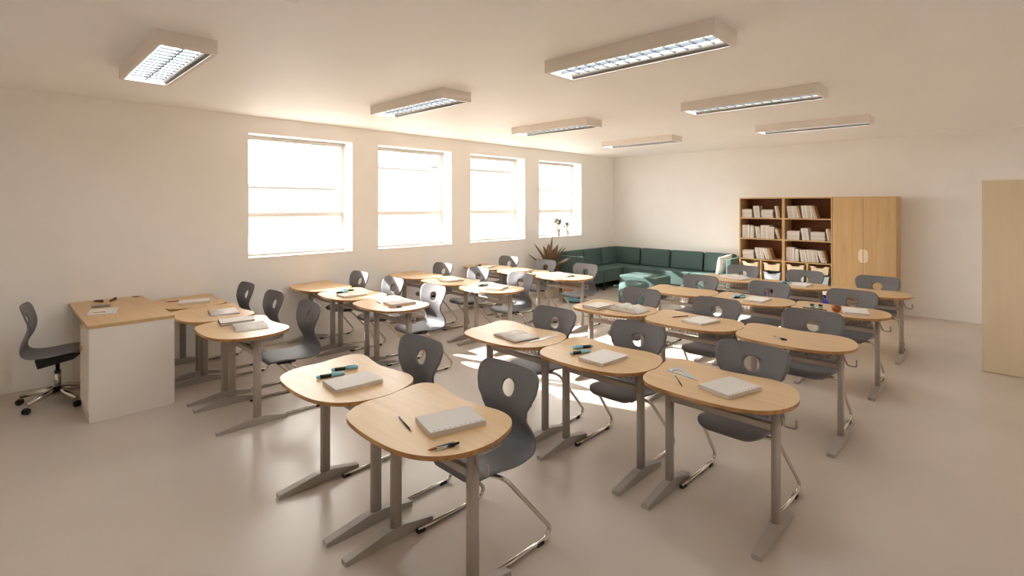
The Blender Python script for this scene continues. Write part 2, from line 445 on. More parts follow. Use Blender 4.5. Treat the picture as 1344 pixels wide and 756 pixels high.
# ------------------------------------------------------------------ student desk
OUT = [(-0.30, -0.295), (-0.388, -0.21), (-0.42, -0.10), (-0.413, 0.01), (-0.434, 0.12), (-0.452, 0.235), (-0.42, 0.306), (-0.33, 0.325),
       (-0.21, 0.298), (-0.06, 0.28), (0.09, 0.297), (0.20, 0.312), (0.29, 0.293), (0.36, 0.235), (0.407, 0.14), (0.434, 0.01), (0.41, -0.13),
       (0.335, -0.24), (0.22, -0.302), (0.07, -0.326), (-0.13, -0.325)]
TZ = 0.765
def make_desk():
    t = thing('student_desk', '', 'desk')
    pts = [(p.x, p.y) for p in catmull([(a, b, 0) for a, b in OUT], 5)]
    MB().prism(pts, TZ - 0.022, TZ, 0, 1, bev=0.003).build('tabletop', [M_top, M_edge], t)
    for s in (-1, 1):
        cx = 0.322 * s
        m = MB()
        el = [(cx + 0.022 * math.copysign(abs(math.cos(a)) ** 0.7, math.cos(a)), 0.012 + 0.032 * math.copysign(abs(math.sin(a)) ** 0.7, math.sin(a))) for a in [2 * PI * k / 24 for k in range(24)]]
        m.prism(el, 0.05, TZ - 0.05)
        m.box(cx - 0.028, -0.11, TZ - 0.05, cx + 0.028, 0.13, TZ - 0.0225, bev=0.004)
        leg = m.build('leg', M_leg, t)
        m = MB()
        # foot: wedge in the y-z plane
        prof = [(-0.30, 0.0), (0.248, 0.0), (0.248, 0.028), (0.06, 0.066), (-0.05, 0.066), (-0.30, 0.026)]
        m.prism(prof, -0.026, 0.026, M=Matrix.Translation((cx, 0, 0)) @ Matrix(((0, 0, 1, 0), (1, 0, 0, 0), (0, 1, 0, 0), (0, 0, 0, 1))), bev=0.003)
        for f in m.bm.faces: f.smooth = False
        m.build('foot', M_leg, leg)
        # bag hook
        hk = fillet([(cx + s * 0.02, 0.012, 0.68), (cx + s * 0.045, 0.012, 0.615), (cx + s * 0.105, 0.012, 0.615), (cx + s * 0.105, 0.012, 0.668)], 0.015, 4)
        MB().tube(hk, 0.0068, 8).build('bag_hook', M_leg, t)
    MB().box(-0.302, -0.012, 0.578, 0.302, 0.026, 0.616, bev=0.006).build('crossbar', M_leg, t)
    m = MB(); r = 0.0022
    X0, X1, Y0, Y1, Z0, Z1 = -0.27, 0.27, 0.035, 0.245, 0.625, 0.725
    for z in (Z0, (Z0 + Z1) / 2, Z1):
        m.tube([(X0, Y0, z), (X1, Y0, z)], r, 5); m.tube([(X0, Y1, z), (X1, Y1, z)], r, 5)
        m.tube([(X0, Y0, z), (X0, Y1, z)], r, 5); m.tube([(X1, Y0, z), (X1, Y1, z)], r, 5)
    for k in range(15):
        x = X0 + (X1 - X0) * k / 14
        m.tube([(x, Y0, Z1), (x, Y0, Z0), (x, Y1, Z0), (x, Y1, Z1)], r, 5)
        if k < 14:
            m.tube([(x, Y0, Z0), (x + 0.019, Y0, Z1), (x + 0.038, Y0, Z0)], r * 0.8, 4)
    for k in range(1, 6):
        y = Y0 + (Y1 - Y0) * k / 6
        m.tube([(X0, y, Z0), (X1, y, Z0)], r, 5)
    m.build('wire_basket', M_wire, t)
    return t

# ------------------------------------------------------------------ chair shell
PROF = [(-0.222, 0.432), (-0.205, 0.447), (-0.15, 0.455), (-0.05, 0.448), (0.05, 0.438), (0.13, 0.437), (0.19, 0.448), (0.232, 0.476),
        (0.248, 0.52), (0.241, 0.57), (0.218, 0.63), (0.202, 0.69), (0.203, 0.745), (0.218, 0.80), (0.235, 0.855), (0.245, 0.888), (0.251, 0.912)]
PP = catmull([(a, b, 0) for a, b in PROF], 8, closed=False)
ARC = [0.0]
for i in range(1, len(PP)): ARC.append(ARC[-1] + (PP[i] - PP[i - 1]).length)
ST = ARC[-1]
def prof(s):
    s = max(0, min(ST, s))
    for i in range(1, len(ARC)):
        if ARC[i] >= s:
            t = (s - ARC[i - 1]) / max(1e-9, ARC[i] - ARC[i - 1])
            p = PP[i - 1].lerp(PP[i], t); return p.x, p.y
    return PP[-1].x, PP[-1].y
def s_of(i): return ARC[i * 8] if i * 8 < len(ARC) else ST
WK = [(0, 0.205), (s_of(2), 0.208), (s_of(4), 0.215), (s_of(6), 0.21), (s_of(8), 0.192), (s_of(9), 0.178), (s_of(10), 0.170), (s_of(11), 0.186), (s_of(12), 0.219), (s_of(13), 0.241), (s_of(14), 0.246), (s_of(15), 0.245), (ST, 0.242)]
def wid(s):
    for (a, wa), (b, wb) in zip(WK, WK[1:]):
        if s <= b + 1e-9:
            t = (s - a) / (b - a); t = t * t * (3 - 2 * t)
            return wa + (wb - wa) * t
    return WK[-1][1]
def weff(s):
    w_ = wid(s)
    for e, r in ((s, 0.10), (ST - s, 0.072)):
        if e < r: w_ -= r - math.sqrt(max(0, r * r - (r - e) ** 2))
    return w_
S_BACK = s_of(8)
def shell_pt(s, x):
    y, z = prof(s)
    u = x / wid(s)
    k = max(0, min(1, (s - s_of(6)) / (s_of(10) - s_of(6))))
    y -= 0.034 * u * u * k
    z += 0.012 * u * u * (1 - k) * max(0, min(1, s / 0.12))
    return (x, y, z)
def shell_mesh(m):
    bm = m.bm
    NU = 20
    rows = []
    s = 0.0
    n_end = 8
    rows += [0.10 * (1 - math.cos(PI / 2 * k / n_end)) for k in range(n_end)]
    mid_n = 34
    rows += [0.10 + (ST - 0.172) * k / mid_n for k in range(mid_n)]
    rows += [ST - 0.072 * (1 - math.sin(PI / 2 * k / n_end)) for k in range(n_end + 1)]
    G = [[(sv, weff(sv) * (2 * i / NU - 1)) for i in range(NU + 1)] for sv in rows]
    sh = s_of(13) - 0.012   # hole centre
    jc = min(range(len(rows)), key=lambda j: abs(rows[j] - sh))
    sh = rows[jc]
    ic = NU // 2; hu, hv = 4, 3
    V = {}
    for j, row in enumerate(G):
        for i, (sv, x) in enumerate(row):
            if abs(i - ic) < hu and abs(j - jc) < hv: continue
            V[(j, i)] = bm.verts.new(shell_pt(sv, x))
    for j in range(len(rows) - 1):
        for i in range(NU):
            ks = [(j, i), (j, i + 1), (j + 1, i + 1), (j + 1, i)]
            if ic - hu <= i < ic + hu and jc - hv <= j < jc + hv: continue
            f = bm.faces.new([V[k] for k in ks]); f.smooth = True
    loop = [(jc - hv, ic - hu + k) for k in range(2 * hu)] + [(jc - hv + k, ic + hu) for k in range(2 * hv)] + \
           [(jc + hv, ic + hu - k) for k in range(2 * hu)] + [(jc + hv - k, ic - hu) for k in range(2 * hv)]
    prev = [V[k] for k in loop]
    base = [G[j][i] for j, i in loop]
    rad = 0.051
    for ring in (0.5, 1.0):
        cur = []
        for sv, x in base:
            ds, dx = sv - sh, x
            L = math.hypot(ds, dx)
            ts, tx = sh + ds / L * rad, dx / L * rad
            cur.append(bm.verts.new(shell_pt(sv + (ts - sv) * ring, x + (tx - x) * ring)))
        for k in range(len(cur)):
            k2 = (k + 1) % len(cur)
            f = bm.faces.new((prev[k], prev[k2], cur[k2], cur[k])); f.smooth = True
        prev = cur
def shell_part(parent):
    m = MB(); shell_mesh(m)
    o = m.build('seat_shell', M_shell, parent)
    md = o.modifiers.new('thick', 'SOLIDIFY'); md.thickness = 0.011; md.offset = 0
    return o

def make_chair():
    t = thing('school_chair', '', 'chair')
    shell_part(t)
    for s in (-1, 1):
        path = fillet([(0.10 * s, -0.075, 0.423), (0.243 * s, -0.045, 0.426), (0.276 * s, 0.264, 0.06), (0.276 * s, 0.235, 0.0135), (0.276 * s, -0.235, 0.0135)], 0.045, 6)
        leg = MB().tube(path, 0.0115, 10).build('leg', M_chrome, t)
        for y in (-0.215, 0.175):
            m = MB(); m.box(0.276 * s - 0.0145, y - 0.025, 0.0, 0.276 * s + 0.0145, y + 0.025, 0.02, bev=0.004)
            m.build('glide', M_black, leg)
    MB().box(-0.15, -0.14, 0.416, 0.15, 0.02, 0.432, bev=0.004).build('seat_bracket', M_dark, t)
    return t

K_desk, K_chair = Kind(make_desk()), Kind(make_chair())
XW = [-6.585, -5.73, -4.875]     # window block
XM = [-2.985, -2.13, -1.275]     # middle block
YR = [1.573, 3.09, 4.607, 6.124, 7.641]
rown = ['front', 'second', 'third', 'fourth', 'rear']
wcol = ['against the window wall', 'middle of three', 'on the aisle side']
mcol = ['left end', 'middle', 'right end']
jit = random.Random(3)
for r in range(5):
    for blk, xs in ((0, XW), (1, XM)):
        for c, x in enumerate(xs):
            if blk == 0 and r == 4: continue
            if blk == 1 and r == 0 and c == 2: continue
            rr = 'front row' if r == 0 else (rown[r] + ' row')
            if blk == 0:
                where = 'window block %s, %s' % (rr, wcol[c])
            elif r == 0:
                where = 'foremost pair, %s' % ['left of the two', 'nearest the camera'][c]
            else:
                where = 'middle block %s, %s' % (rr, mcol[c])
            y = YR[r]
            K_desk.put((x, y, 0), 0, 'beech kidney-top student desk, ' + where, 'student desks in rows')
            dx = 0.02 + jit.uniform(-0.012, 0.012)
            dy = 0.30 + {0: 0.05 + 0.03 * (blk == 0), 1: 0.0}.get(r, 0) + (0.04 if blk == 0 and r == 1 else 0)
            K_chair.put((x + dx * (0 if blk else 1) + 0.012, y + dy, 0), jit.uniform(-1.5, 1.5), 'grey moulded chair on chrome runners, ' + where, 'grey student chairs')

# ------------------------------------------------------------------ teacher's desk and swivel chair
def teacher():
    t = thing('teacher_desk', 'white desk with beech top and drawer pedestal by left wall', 'desk', (-6.3, 0.9, 0))
    x0, x1, y0, y1, z = -0.735, 0.72, -0.305, 0.315, 0.825
    MB().box(x0, y0 - 0.012, z - 0.03, x1 + 0.004, y1, z, bev=0.003).build('desktop', [M_top], t)
    px0 = 0.19
    m = MB()
    m.box(px0, y0 + 0.002, 0, x1 - 0.02, y1 - 0.004, 0.02); m.box(px0, y0 + 0.002, 0.02, px0 + 0.018, y1 - 0.004, z - 0.03)
    m.box(x1 - 0.02, y0, 0, x1, y1 - 0.002, z - 0.03, bev=0.0015); m.box(px0 + 0.018, y1 - 0.02, 0.02, x1 - 0.02, y1 - 0.004, z - 0.03)
    m.box(px0 + 0.018, y0 + 0.02, z - 0.05, x1 - 0.02, y1 - 0.02, z - 0.03)
    m.box(px0 + 0.018, y0 + 0.04, 0.02, x1 - 0.02, y1 - 0.02, 0.05)
    m.build('pedestal', M_white, t)
    for a, b in ((0.085, 0.585), (0.59, 0.79)):
        dr = MB().box(px0 + 0.003, y0 - 0.006, a, x1 - 0.023, y0 + 0.014, b, bev=0.002)
        dr.box(px0 + 0.03, y0 + 0.014, a + 0.01, x1 - 0.04, y1 - 0.05, b - 0.03)
        dr = dr.build('drawer', M_white, t)
        hm = MB()
        pts = [(0.05 * math.cos(q), 0.05 * math.sin(q)) for q in [PI + PI * k / 12 for k in range(13)]]
        hm.prism(pts, -0.004, 0.004, M=Matrix.Translation((px0 + 0.085, y0 - 0.010, b - 0.012)) @ Matrix.Rotation(PI / 2, 4, 'X'))
        hm.build('handle', M_oakx, dr)
    MB().box(x0 + 0.01, y0 + 0.02, 0, x0 + 0.03, y1 - 0.01, z - 0.03, bev=0.0015).build('side_panel', M_white, t)
    MB().box(x0 + 0.03, y1 - 0.05, 0.4, px0, y1 - 0.03, z - 0.03, bev=0.0015).build('modesty_panel', M_white, t)
    MB().lathe([(0, 0), (0.035, 0), (0.035, 0.003), (0.028, 0.004), (0, 0.004)], (-0.69, 0.25, z), 20).build('cable_grommet', M_dark, t)
    return t
teacher()
def swivel():
    t = thing('swivel_chair', 'grey shell swivel chair on five-star castor base at teacher desk', 'chair', (-6.41, 0.455, 0), 171)
    sh = shell_part(t); sh.location = (0, 0, 0.025)
    m = MB()
    m.prism([(-0.18, 0.45), (0.15, 0.43), (0.13, 0.35), (-0.12, 0.40)], -0.09, 0.09, M=Matrix(((0, 0, 1, 0), (1, 0, 0, 0), (0, 1, 0, 0), (0, 0, 0, 1))))
    m.build('tilt_mechanism', M_black, t)
    MB().lathe([(0, 0.12), (0.027, 0.12), (0.027, 0.3), (0.016, 0.3), (0.016, 0.40), (0, 0.40)], seg=20).build('gas_lift', M_chrome, t)
    MB().lathe([(0, 0.075), (0.032, 0.075), (0.038, 0.09), (0.034, 0.16), (0, 0.16)], seg=20).build('hub', M_chrome, t)
    for k in range(5):
        a = 189 + (-49 + 72 * k)
        Mx = Matrix.Rotation(math.radians(a), 4, 'Z')
        ar = MB()
        ar.tube([(0.02, 0, 0.125), (0.12, 0, 0.105), (0.29, 0, 0.078)], 0.02, 10, M=Mx, rr=[0.034, 0.028, 0.017])
        ar.build('base_arm', M_chrome, t)
        c = MB()
        for sgn in (-1, 1):
            c.lathe([(0, -0.009), (0.024, -0.009), (0.027, -0.005), (0.027, 0.005), (0.024, 0.009), (0, 0.009)], (0, 0, 0), 18,
                    M=Mx @ Matrix.Translation((0.295, sgn * 0.014, 0.027)) @ Matrix.Rotation(PI / 2, 4, 'X'))
        c = c.build('castor', M_black, t)
        MB().tube([(0.285, 0, 0.03), (0.285, 0, 0.08)], 0.006, 8, M=Mx).build('castor_stem', M_steel, c)
swivel()

# ------------------------------------------------------------------ table things
Z = TZ
def make_pad():
    t = thing('notepad', '', 'notepad')
    m = MB()
    m.box(-0.105, -0.145, 0, 0.105, 0.145, 0.024, bev=0.0012, seg=1)
    m.build('paper_block', M_grid, t)
    m = MB()
    for k in range(10):
        m.lathe([(0, 0), (0.0035, 0), (0.0035, 0.0006), (0, 0.0006)], (0.093, -0.122 + 0.0271 * k, 0.0239), 8)
    m.build('punched_holes', M_ink, t)
    return t
def make_plain_pad():
    t = thing('notepad', '', 'notepad')
    MB().box(-0.105, -0.145, 0, 0.105, 0.145, 0.02, bev=0.0015, seg=1).build('pages', M_pageg, t)
    m = MB(); m.box(-0.106, -0.146, 0.02, 0.106, 0.146, 0.0225, bev=0.0008, seg=1)
    m.build('cover', M_paper, t)
    return t
def make_pencil():
    t = thing('pencil', '', 'pencil')
    m = MB(); m.tube([(0, -0.075, 0.0042), (0, 0.1, 0.0042)], 0.0042, 6); m.build('shaft', M_ink, t)
    m = MB(); m.tube([(0, -0.1, 0.0042), (0, -0.075, 0.0042)], 0.0042, 6, rr=[0.0007, 0.0042]); m.build('sharpened_tip', M_pencil, t)
    return t
def make_marker():
    t = thing('marker_pen', '', 'marker')
    m = MB(); m.tube([(0, -0.005, 0.0115), (0, 0.062, 0.0115)], 0.0115, 14); m.build('barrel', M_ink, t)
    m = MB(); m.tube([(0, -0.085, 0.0125), (0, -0.08, 0.0125), (0, -0.005, 0.0125)], 0.0125, 14, rr=[0.009, 0.0118, 0.0125])
    m.box(-0.003, -0.07, 0.024, 0.003, -0.008, 0.028, bev=0.001); m.build('cap', M_aqua, t)
    m = MB(); m.tube([(0, 0.062, 0.0115), (0, 0.082, 0.0115)], 0.0115, 14, rr=[0.0116, 0.008]); m.build('end_plug', M_aqua, t)
    return t
def make_compass():
    t = thing('drawing_compass', '', 'compass')
    m = MB(); m.tube([(0.002, 0.0, 0.007), (0.004, -0.075, 0.006)], 0.0035, 8, rr=[0.0042, 0.0016]); m.build('needle_leg', M_steel, t)
    m = MB(); m.tube([(-0.002, 0.0, 0.007), (-0.016, -0.06, 0.006)], 0.0035, 8, rr=[0.0042, 0.003]); m.build('pencil_leg', M_steel, t)
    m = MB(); m.tube([(0.001, -0.004, 0.008), (0.001, 0.02, 0.008)], 0.0085, 12); m.tube([(0.001, 0.02, 0.008), (0.001, 0.045, 0.008)], 0.005, 10, rr=[0.0062, 0.0055]); m.build('hinge_head', M_black, t)
    m = MB(); m.tube([(-0.0232, -0.055, 0.0052), (-0.02, 0.02, 0.0052)], 0.0052, 6); m.tube([(-0.02, 0.02, 0.0052), (-0.0195, 0.034, 0.0052)], 0.0052, 6, 1); m.tube([(-0.0245, -0.1, 0.0052), (-0.0238, -0.08, 0.0052), (-0.0232, -0.055, 0.0052)], 0.0042, 6, 1, rr=[0.0008, 0.0052, 0.0052])
    m.build('clamped_pencil', [M_ink, M_pencil], t)
    return t
def make_ruler():
    t = thing('ruler', '', 'ruler')
    m = MB(); m.box(-0.018, -0.155, 0, 0.018, 0.155, 0.0028, bev=0.0008, seg=1); m.build('blade', M_clear, t)
    m = MB()
    for k in range(61):
        l = 0.009 if k % 10 == 0 else (0.007 if k % 5 == 0 else 0.0045)
        m.box(-0.0168, -0.15 + k * 0.005 - 0.0003, 0.0028, -0.0168 + l, -0.15 + k * 0.005 + 0.0003, 0.003)
    m.build('scale_marks', M_pageg, t)
    return t
def make_set_square():
    t = thing('set_square', '', 'ruler')
    m = MB()
    o_ = [(-0.11, -0.05), (0.13, -0.05), (-0.11, 0.08)]; i_ = [(-0.082, -0.026), (0.028, -0.026), (-0.082, 0.034)]
    for k in range(3):
        j = (k + 1) % 3
        m.prism([o_[k], o_[j], i_[j], i_[k]], 0, 0.003)
    m.build('triangle_blade', M_bluecl, t)
    return t
def page_sheet(m, x0, x1, hy, h0, h1, hump, base, n=12, mi=0):
    """a half of an open book: page surface bulging from the fold (x0) to the fore edge (x1), closed down to the cover"""
    top = []
    for k in range(n + 1):
        t = k / n
        z = h0 * (1 - t) + h1 * t + hump * math.sin(PI * min(1, t * 1.25) ** 0.7) if t < 0.8 else h0 * (1 - t) + h1 * t
        z = h0 + (h1 - h0) * t + hump * math.sin(PI * t ** 0.62)
        top.append((x0 + (x1 - x0) * t, z))
    poly = top + [(x1, base), (x0, base)]
    m.prism(poly, -hy, hy, mi, M=Matrix(((1, 0, 0, 0), (0, 0, -1, 0), (0, 1, 0, 0), (0, 0, 0, 1))))
def make_open_book(name='open_book', cov=None, w=0.15, h=0.12, th=0.009, pg=None):
    t = thing(name, '', 'book')
    MB().box(-w - 0.004, -h - 0.003, 0, w + 0.004, h + 0.003, 0.003, bev=0.001, seg=1).build('cover', cov or M_darkcov, t)
    for s in (-1, 1):
        m = MB(); page_sheet(m, 0.001 * s, s * w, h, 0.011, 0.013 if th < 0.02 else 0.007, th, 0.003)
        m.build('page_block', pg or M_print, t)
    return t
def make_closed_book():
    t = thing('closed_book', '', 'book')
    MB().box(-0.1, -0.135, 0.003, 0.096, 0.135, 0.025).build('pages', M_paper, t)
    m = MB(); m.box(-0.104, -0.139, 0, 0.1, 0.139, 0.003); m.box(-0.104, -0.139, 0.025, 0.1, 0.139, 0.028); m.box(-0.104, -0.139, 0.003, -0.1, 0.139, 0.025)
    for f in m.bm.faces: f.material_index = 0
    m.box(-0.102, -0.137, 0.0281, 0.098, 0.137, 0.0286, 1)
    m.build('cover', [M_brown, M_pageg], t)
    return t

K_pad, K_plain, K_pencil, K_marker = Kind(make_pad()), Kind(make_plain_pad()), Kind(make_pencil()), Kind(make_marker())
K_comp, K_ruler, K_set = Kind(make_compass()), Kind(make_ruler()), Kind(make_set_square())
K_open = Kind(make_open_book(pg=M_pageg)); K_curl = Kind(make_open_book(cov=M_brown, w=0.19, h=0.115, th=0.042)); K_closed = Kind(make_closed_book())

GP = 'notepads on the student desks'
def D(blk, r, c):
    if blk == 'W': return 'window block %s row desk %s' % (rown[r], ['by the wall', 'in the middle', 'on the aisle'][c])
    if r == 0: return ['foremost left desk', 'desk nearest the camera'][c]
    return 'middle block %s row %s desk' % (rown[r], ['left', 'centre', 'right'][c])
# squared notepads with punched holes
K_pad.put((-1.995, 1.604, Z), -16, 'squared notepad with punched edge on ' + D('M', 0, 1), GP)
K_pad.put((-1.188, 3.046, Z), -16, 'squared notepad with punched edge on ' + D('M', 1, 2), GP)
K_pad.put((-4.80, 3.148, Z), -8, 'squared notepad with punched edge on ' + D('W', 1, 2), GP)
# plain ones
for (x, y, a, blk, r, c) in [(-2.865, 1.548, -5, 'M', 0, 0), (-2.055, 3.02, -3, 'M', 1, 1), (-2.06, 4.607, -12, 'M', 2, 1), (-2.065, 6.081, -2, 'M', 3, 1),
                             (-2.03, 7.613, -2, 'M', 4, 1), (-1.131, 6.097, 15, 'M', 3, 2), (-5.64, 3.035, -2, 'W', 1, 1), (-5.72, 4.62, -3, 'W', 2, 1),
                             (-4.76, 4.585, 22, 'W', 2, 2), (-6.49, 6.0, 20, 'W', 3, 0), (-5.70, 6.09, 12, 'W', 3, 1), (-4.88, 6.119, 14, 'W', 3, 2),
                             (-6.50, 1.60, -14, 'W', 0, 0)]:
    K_plain.put((x, y, Z), a, 'plain off-white notepad on ' + D(blk, r, c), GP)
GM = 'aqua and black marker pens'
for (x, y, a, blk, r, c, w_) in [(-3.07, 1.505, 162, 'M', 0, 0, 'nearer'), (-3.135, 1.635, 159, 'M', 0, 0, 'farther'), (-2.252, 3.01, 157, 'M', 1, 1, 'nearer'), (-2.32, 3.139, -26, 'M', 1, 1, 'farther'),
                                 (-2.275, 6.10, 144, 'M', 3, 1, 'nearer'), (-2.30, 6.20, -30, 'M', 3, 1, 'farther'), (-2.225, 7.645, 144, 'M', 4, 1, 'nearer'), (-2.25, 7.75, -30, 'M', 4, 1, 'farther'),
                                 (-5.895, 3.035, 176, 'W', 1, 1, 'nearer'), (-5.965, 3.156, -18, 'W', 1, 1, 'farther'), (-5.06, 4.62, 176, 'W', 2, 2, 'only'), (-6.76, 6.06, 0, 'W', 3, 0, 'only')]:
    K_marker.put((x, y, Z), a, '%s aqua and black marker on %s' % ('the' if w_ == 'only' else w_, D(blk, r, c)), GM)
for (x, y, a, blk, r, c) in [(-2.14, 1.437, 74, 'M', 0, 1), (-1.459, 2.955, 38, 'M', 1, 2), (-2.30, 4.674, -25, 'M', 2, 1), (-5.02, 3.019, 74, 'W', 1, 2), (-5.94, 4.556, 71, 'W', 2, 1), (-6.72, 1.47, -5, 'W', 0, 0)]:
    K_pencil.put((x, y, Z), a, 'thin black pencil lying on ' + D(blk, r, c), 'pencils on the student desks')
for (x, y, a, blk, r, c) in [(-1.80, 1.445, -9, 'M', 0, 1), (-1.33, 4.46, -110, 'M', 2, 2), (-4.64, 3.02, -13, 'W', 1, 2), (-4.735, 6.14, -20, 'W', 3, 2), (-5.50, 6.03, -60, 'W', 3, 1)]:
    K_comp.put((x, y, Z), a, 'black-headed drawing compass with pencil on ' + D(blk, r, c), 'drawing compasses')
K_ruler.put((-2.715, 3.133, Z), -1, 'clear ruler lying on ' + D('M', 1, 0), 'rulers')
K_ruler.put((-5.535, 1.575, Z), -2, 'clear ruler lying on ' + D('W', 0, 1), 'rulers')
K_ruler.put((-5.11, 4.50, Z), -86, 'clear ruler lying on ' + D('W', 2, 2), 'rulers')
K_set.put((-1.50, 3.13, Z), -11, 'bluish triangular set square on ' + D('M', 1, 2))
K_open.put((-2.915, 3.03, Z), -10, 'open book with dark cover on ' + D('M', 1, 0), 'open books on the desks')
K_curl.put((-2.835, 4.60, Z), -2, 'open book beside a closed one on ' + D('M', 2, 0), 'open books on the desks')
K_curl.put((-2.93, 7.70, Z), -20, 'open book lying flat on ' + D('M', 4, 0), 'open books on the desks')
K_open.put((-5.68, 1.655, Z), -9, 'white open book with dark cover on ' + D('W', 0, 1), 'open books on the desks')
K_closed.put((-3.13, 4.515, Z), -4, 'closed brown-edged book on ' + D('M', 2, 0), 'closed books on the desks')
K_closed.put((-5.115, 1.60, Z), -10, 'closed pale book under open booklet, ' + D('W', 0, 2), 'closed books on the desks')
# open newspaper-like booklet on the aisle desk of the window block
t = thing('open_booklet', 'open illustrated booklet with printed pages on ' + D('W', 0, 2), 'booklet', (-4.845, 1.62, Z), -8)
for s in (-1, 1):
    m = MB(); page_sheet(m, 0.001 * s, s * 0.16, 0.125, 0.012, 0.004, 0.022, 0.0)
    m.build('page_block', M_print, t)
# things on the right desk of the fourth row
K = thing('ballpoint_pen', 'long black pen lying on ' + D('M', 3, 2), 'pen', (-1.467, 5.99, Z), 86)
MB().tube([(0, -0.11, 0.006), (0, 0.11, 0.006)], 0.006, 10, rr=[0.0045, 0.006]).build('barrel', M_black, K)
MB().tube([(0, -0.125, 0.006), (0, -0.11, 0.006)], 0.006, 10, rr=[0.001, 0.0045]).build('nib', M_steel, K)
for k, (x, y) in enumerate(((-1.51, 6.06), (-1.44, 6.09))):
    K = thing('pencil_sharpener', '%s dark and aqua sharpener on %s' % (['left', 'right'][k], D('M', 3, 2)), 'sharpener', (x, y, Z), 35, 'pencil sharpeners')
    MB().box(-0.02, -0.016, 0, 0.02, 0.016, 0.022, bev=0.004).build('container', M_aqua, K)
    MB().box(-0.018, -0.014, 0.022, 0.018, 0.014, 0.042, bev=0.006).build('top', M_ink, K)
K = thing('apple', 'round red-brown apple beside notepad on ' + D('M', 3, 2), 'apple', (-1.275, 6.0, Z))
MB().lathe([(0, 0.004), (0.016, 0.0), (0.034, 0.012), (0.043, 0.035), (0.04, 0.058), (0.026, 0.075), (0.01, 0.076), (0, 0.068)], seg=24).build('fruit', M_apple, K)
MB().tube([(0, 0, 0.066), (0.004, 0.002, 0.09)], 0.002, 6).build('stem', M_stem, K)

# teacher's desk things
ZT = 0.825
K = thing('document_folder', 'open silver folder with papers on teacher desk', 'folder', (-6.22, 0.755, ZT), -14)
MB().box(-0.15, -0.11, 0, 0.15, 0.11, 0.004, bev=0.0015, seg=1).build('back_board', M_clear, K)
m = MB(); m.box(-0.14, -0.098, 0.004, 0.02, 0.098, 0.012, bev=0.001, seg=1); m.build('papers', M_paper, K)
m = MB(); m.box(0.03, -0.095, 0.004, 0.14, 0.095, 0.009, bev=0.001, seg=1); m.build('papers', M_paper, K)
MB().box(0.05, -0.05, 0.009, 0.08, 0.04, 0.0105, bev=0.0003, seg=1).build('note_slip', M_pencil, K)
K = thing('eyeglass_case', 'slim grey case between pens and folder on teacher desk', 'case', (-6.53, 0.79, ZT), 76)
MB().box(-0.075, -0.022, 0, 0.075, 0.022, 0.011, bev=0.005).build('base', M_steel, K)
MB().box(-0.075, -0.022, 0.0115, 0.075, 0.022, 0.024, bev=0.005).build('lid', M_leg, K)
for k, (x, y, a) in enumerate(((-6.87, 0.81, 25), (-6.855, 0.93, 150))):
    K = thing('stapler', '%s black and orange stapler near wall end of teacher desk' % ['left', 'right'][k], 'stapler', (x, y, ZT), a, 'staplers on the teacher desk')
    MB().box(-0.06, -0.013, 0, 0.06, 0.013, 0.008, bev=0.003).build('base', M_pencil, K)
    m = MB(); m.box(-0.055, -0.011, 0.012, 0.06, 0.011, 0.03, bev=0.005, M=R('Y', -6, (0.055, 0, 0.012))); m.box(0.045, -0.009, 0.004, 0.06, 0.009, 0.022)
    m.build('arm', M_black, K)

# ------------------------------------------------------------------ bookcases and wardrobe
YFR = 10.30
def bookcase(x0, x1, label):
    t = thing('bookcase', label, 'bookcase', ((x0 + x1) / 2, (YFR + YB) / 2, 0), 0, 'open bookcases on the back wall')
    h = (x1 - x0) / 2; f = YFR - (YFR + YB) / 2; b = -f - 0.004
    MB().box(-h, f, 0, -h + 0.02, b, 1.965, bev=0.001).build('side_panel', M_oak, t)
    MB().box(h - 0.02, f, 0, h, b, 1.965, bev=0.001).build('side_panel', M_oak, t)
    MB().box(-h, f - 0.006, 1.965, h, b, 1.987, bev=0.001).build('top_panel', M_oakx, t)
    MB().box(-h + 0.02, b - 0.012, 0.06, h - 0.02, b, 1.965).build('back_panel', M_back, t)
    for z in (0.06, 0.79, 1.185, 1.58):
        MB().box(-h + 0.02, f + 0.003, z, h - 0.02, b - 0.012, z + 0.02, bev=0.001).build('shelf', M_oakx, t)
    MB().box(-h + 0.02, f + 0.03, 0, h - 0.02, f + 0.05, 0.06).build('plinth', M_oakx, t)
    MB().box(-0.012, f + 0.004, 0.08, 0.012, b - 0.012, 0.79, bev=0.001).build('divider', M_oak, t)
    for sx in (-1, 1):
        for k in range(4):
            z = 0.245 + 0.175 * k
            for q in (-1, 1):
                xx = sx * 0.5 * (h - 0.008) + q * (0.5 * (h - 0.032) - 0.006)
                MB().box(xx - 0.006, f + 0.02, z - 0.012, xx + 0.006, b - 0.03, z - 0.004).build('tray_runner', M_oakx, t)
    return t
bookcase(-3.832, -3.042, 'open oak bookcase with trays, left one beside the sofa')
bookcase(-3.038, -2.250, 'open oak bookcase with trays, right one beside the wardrobe')
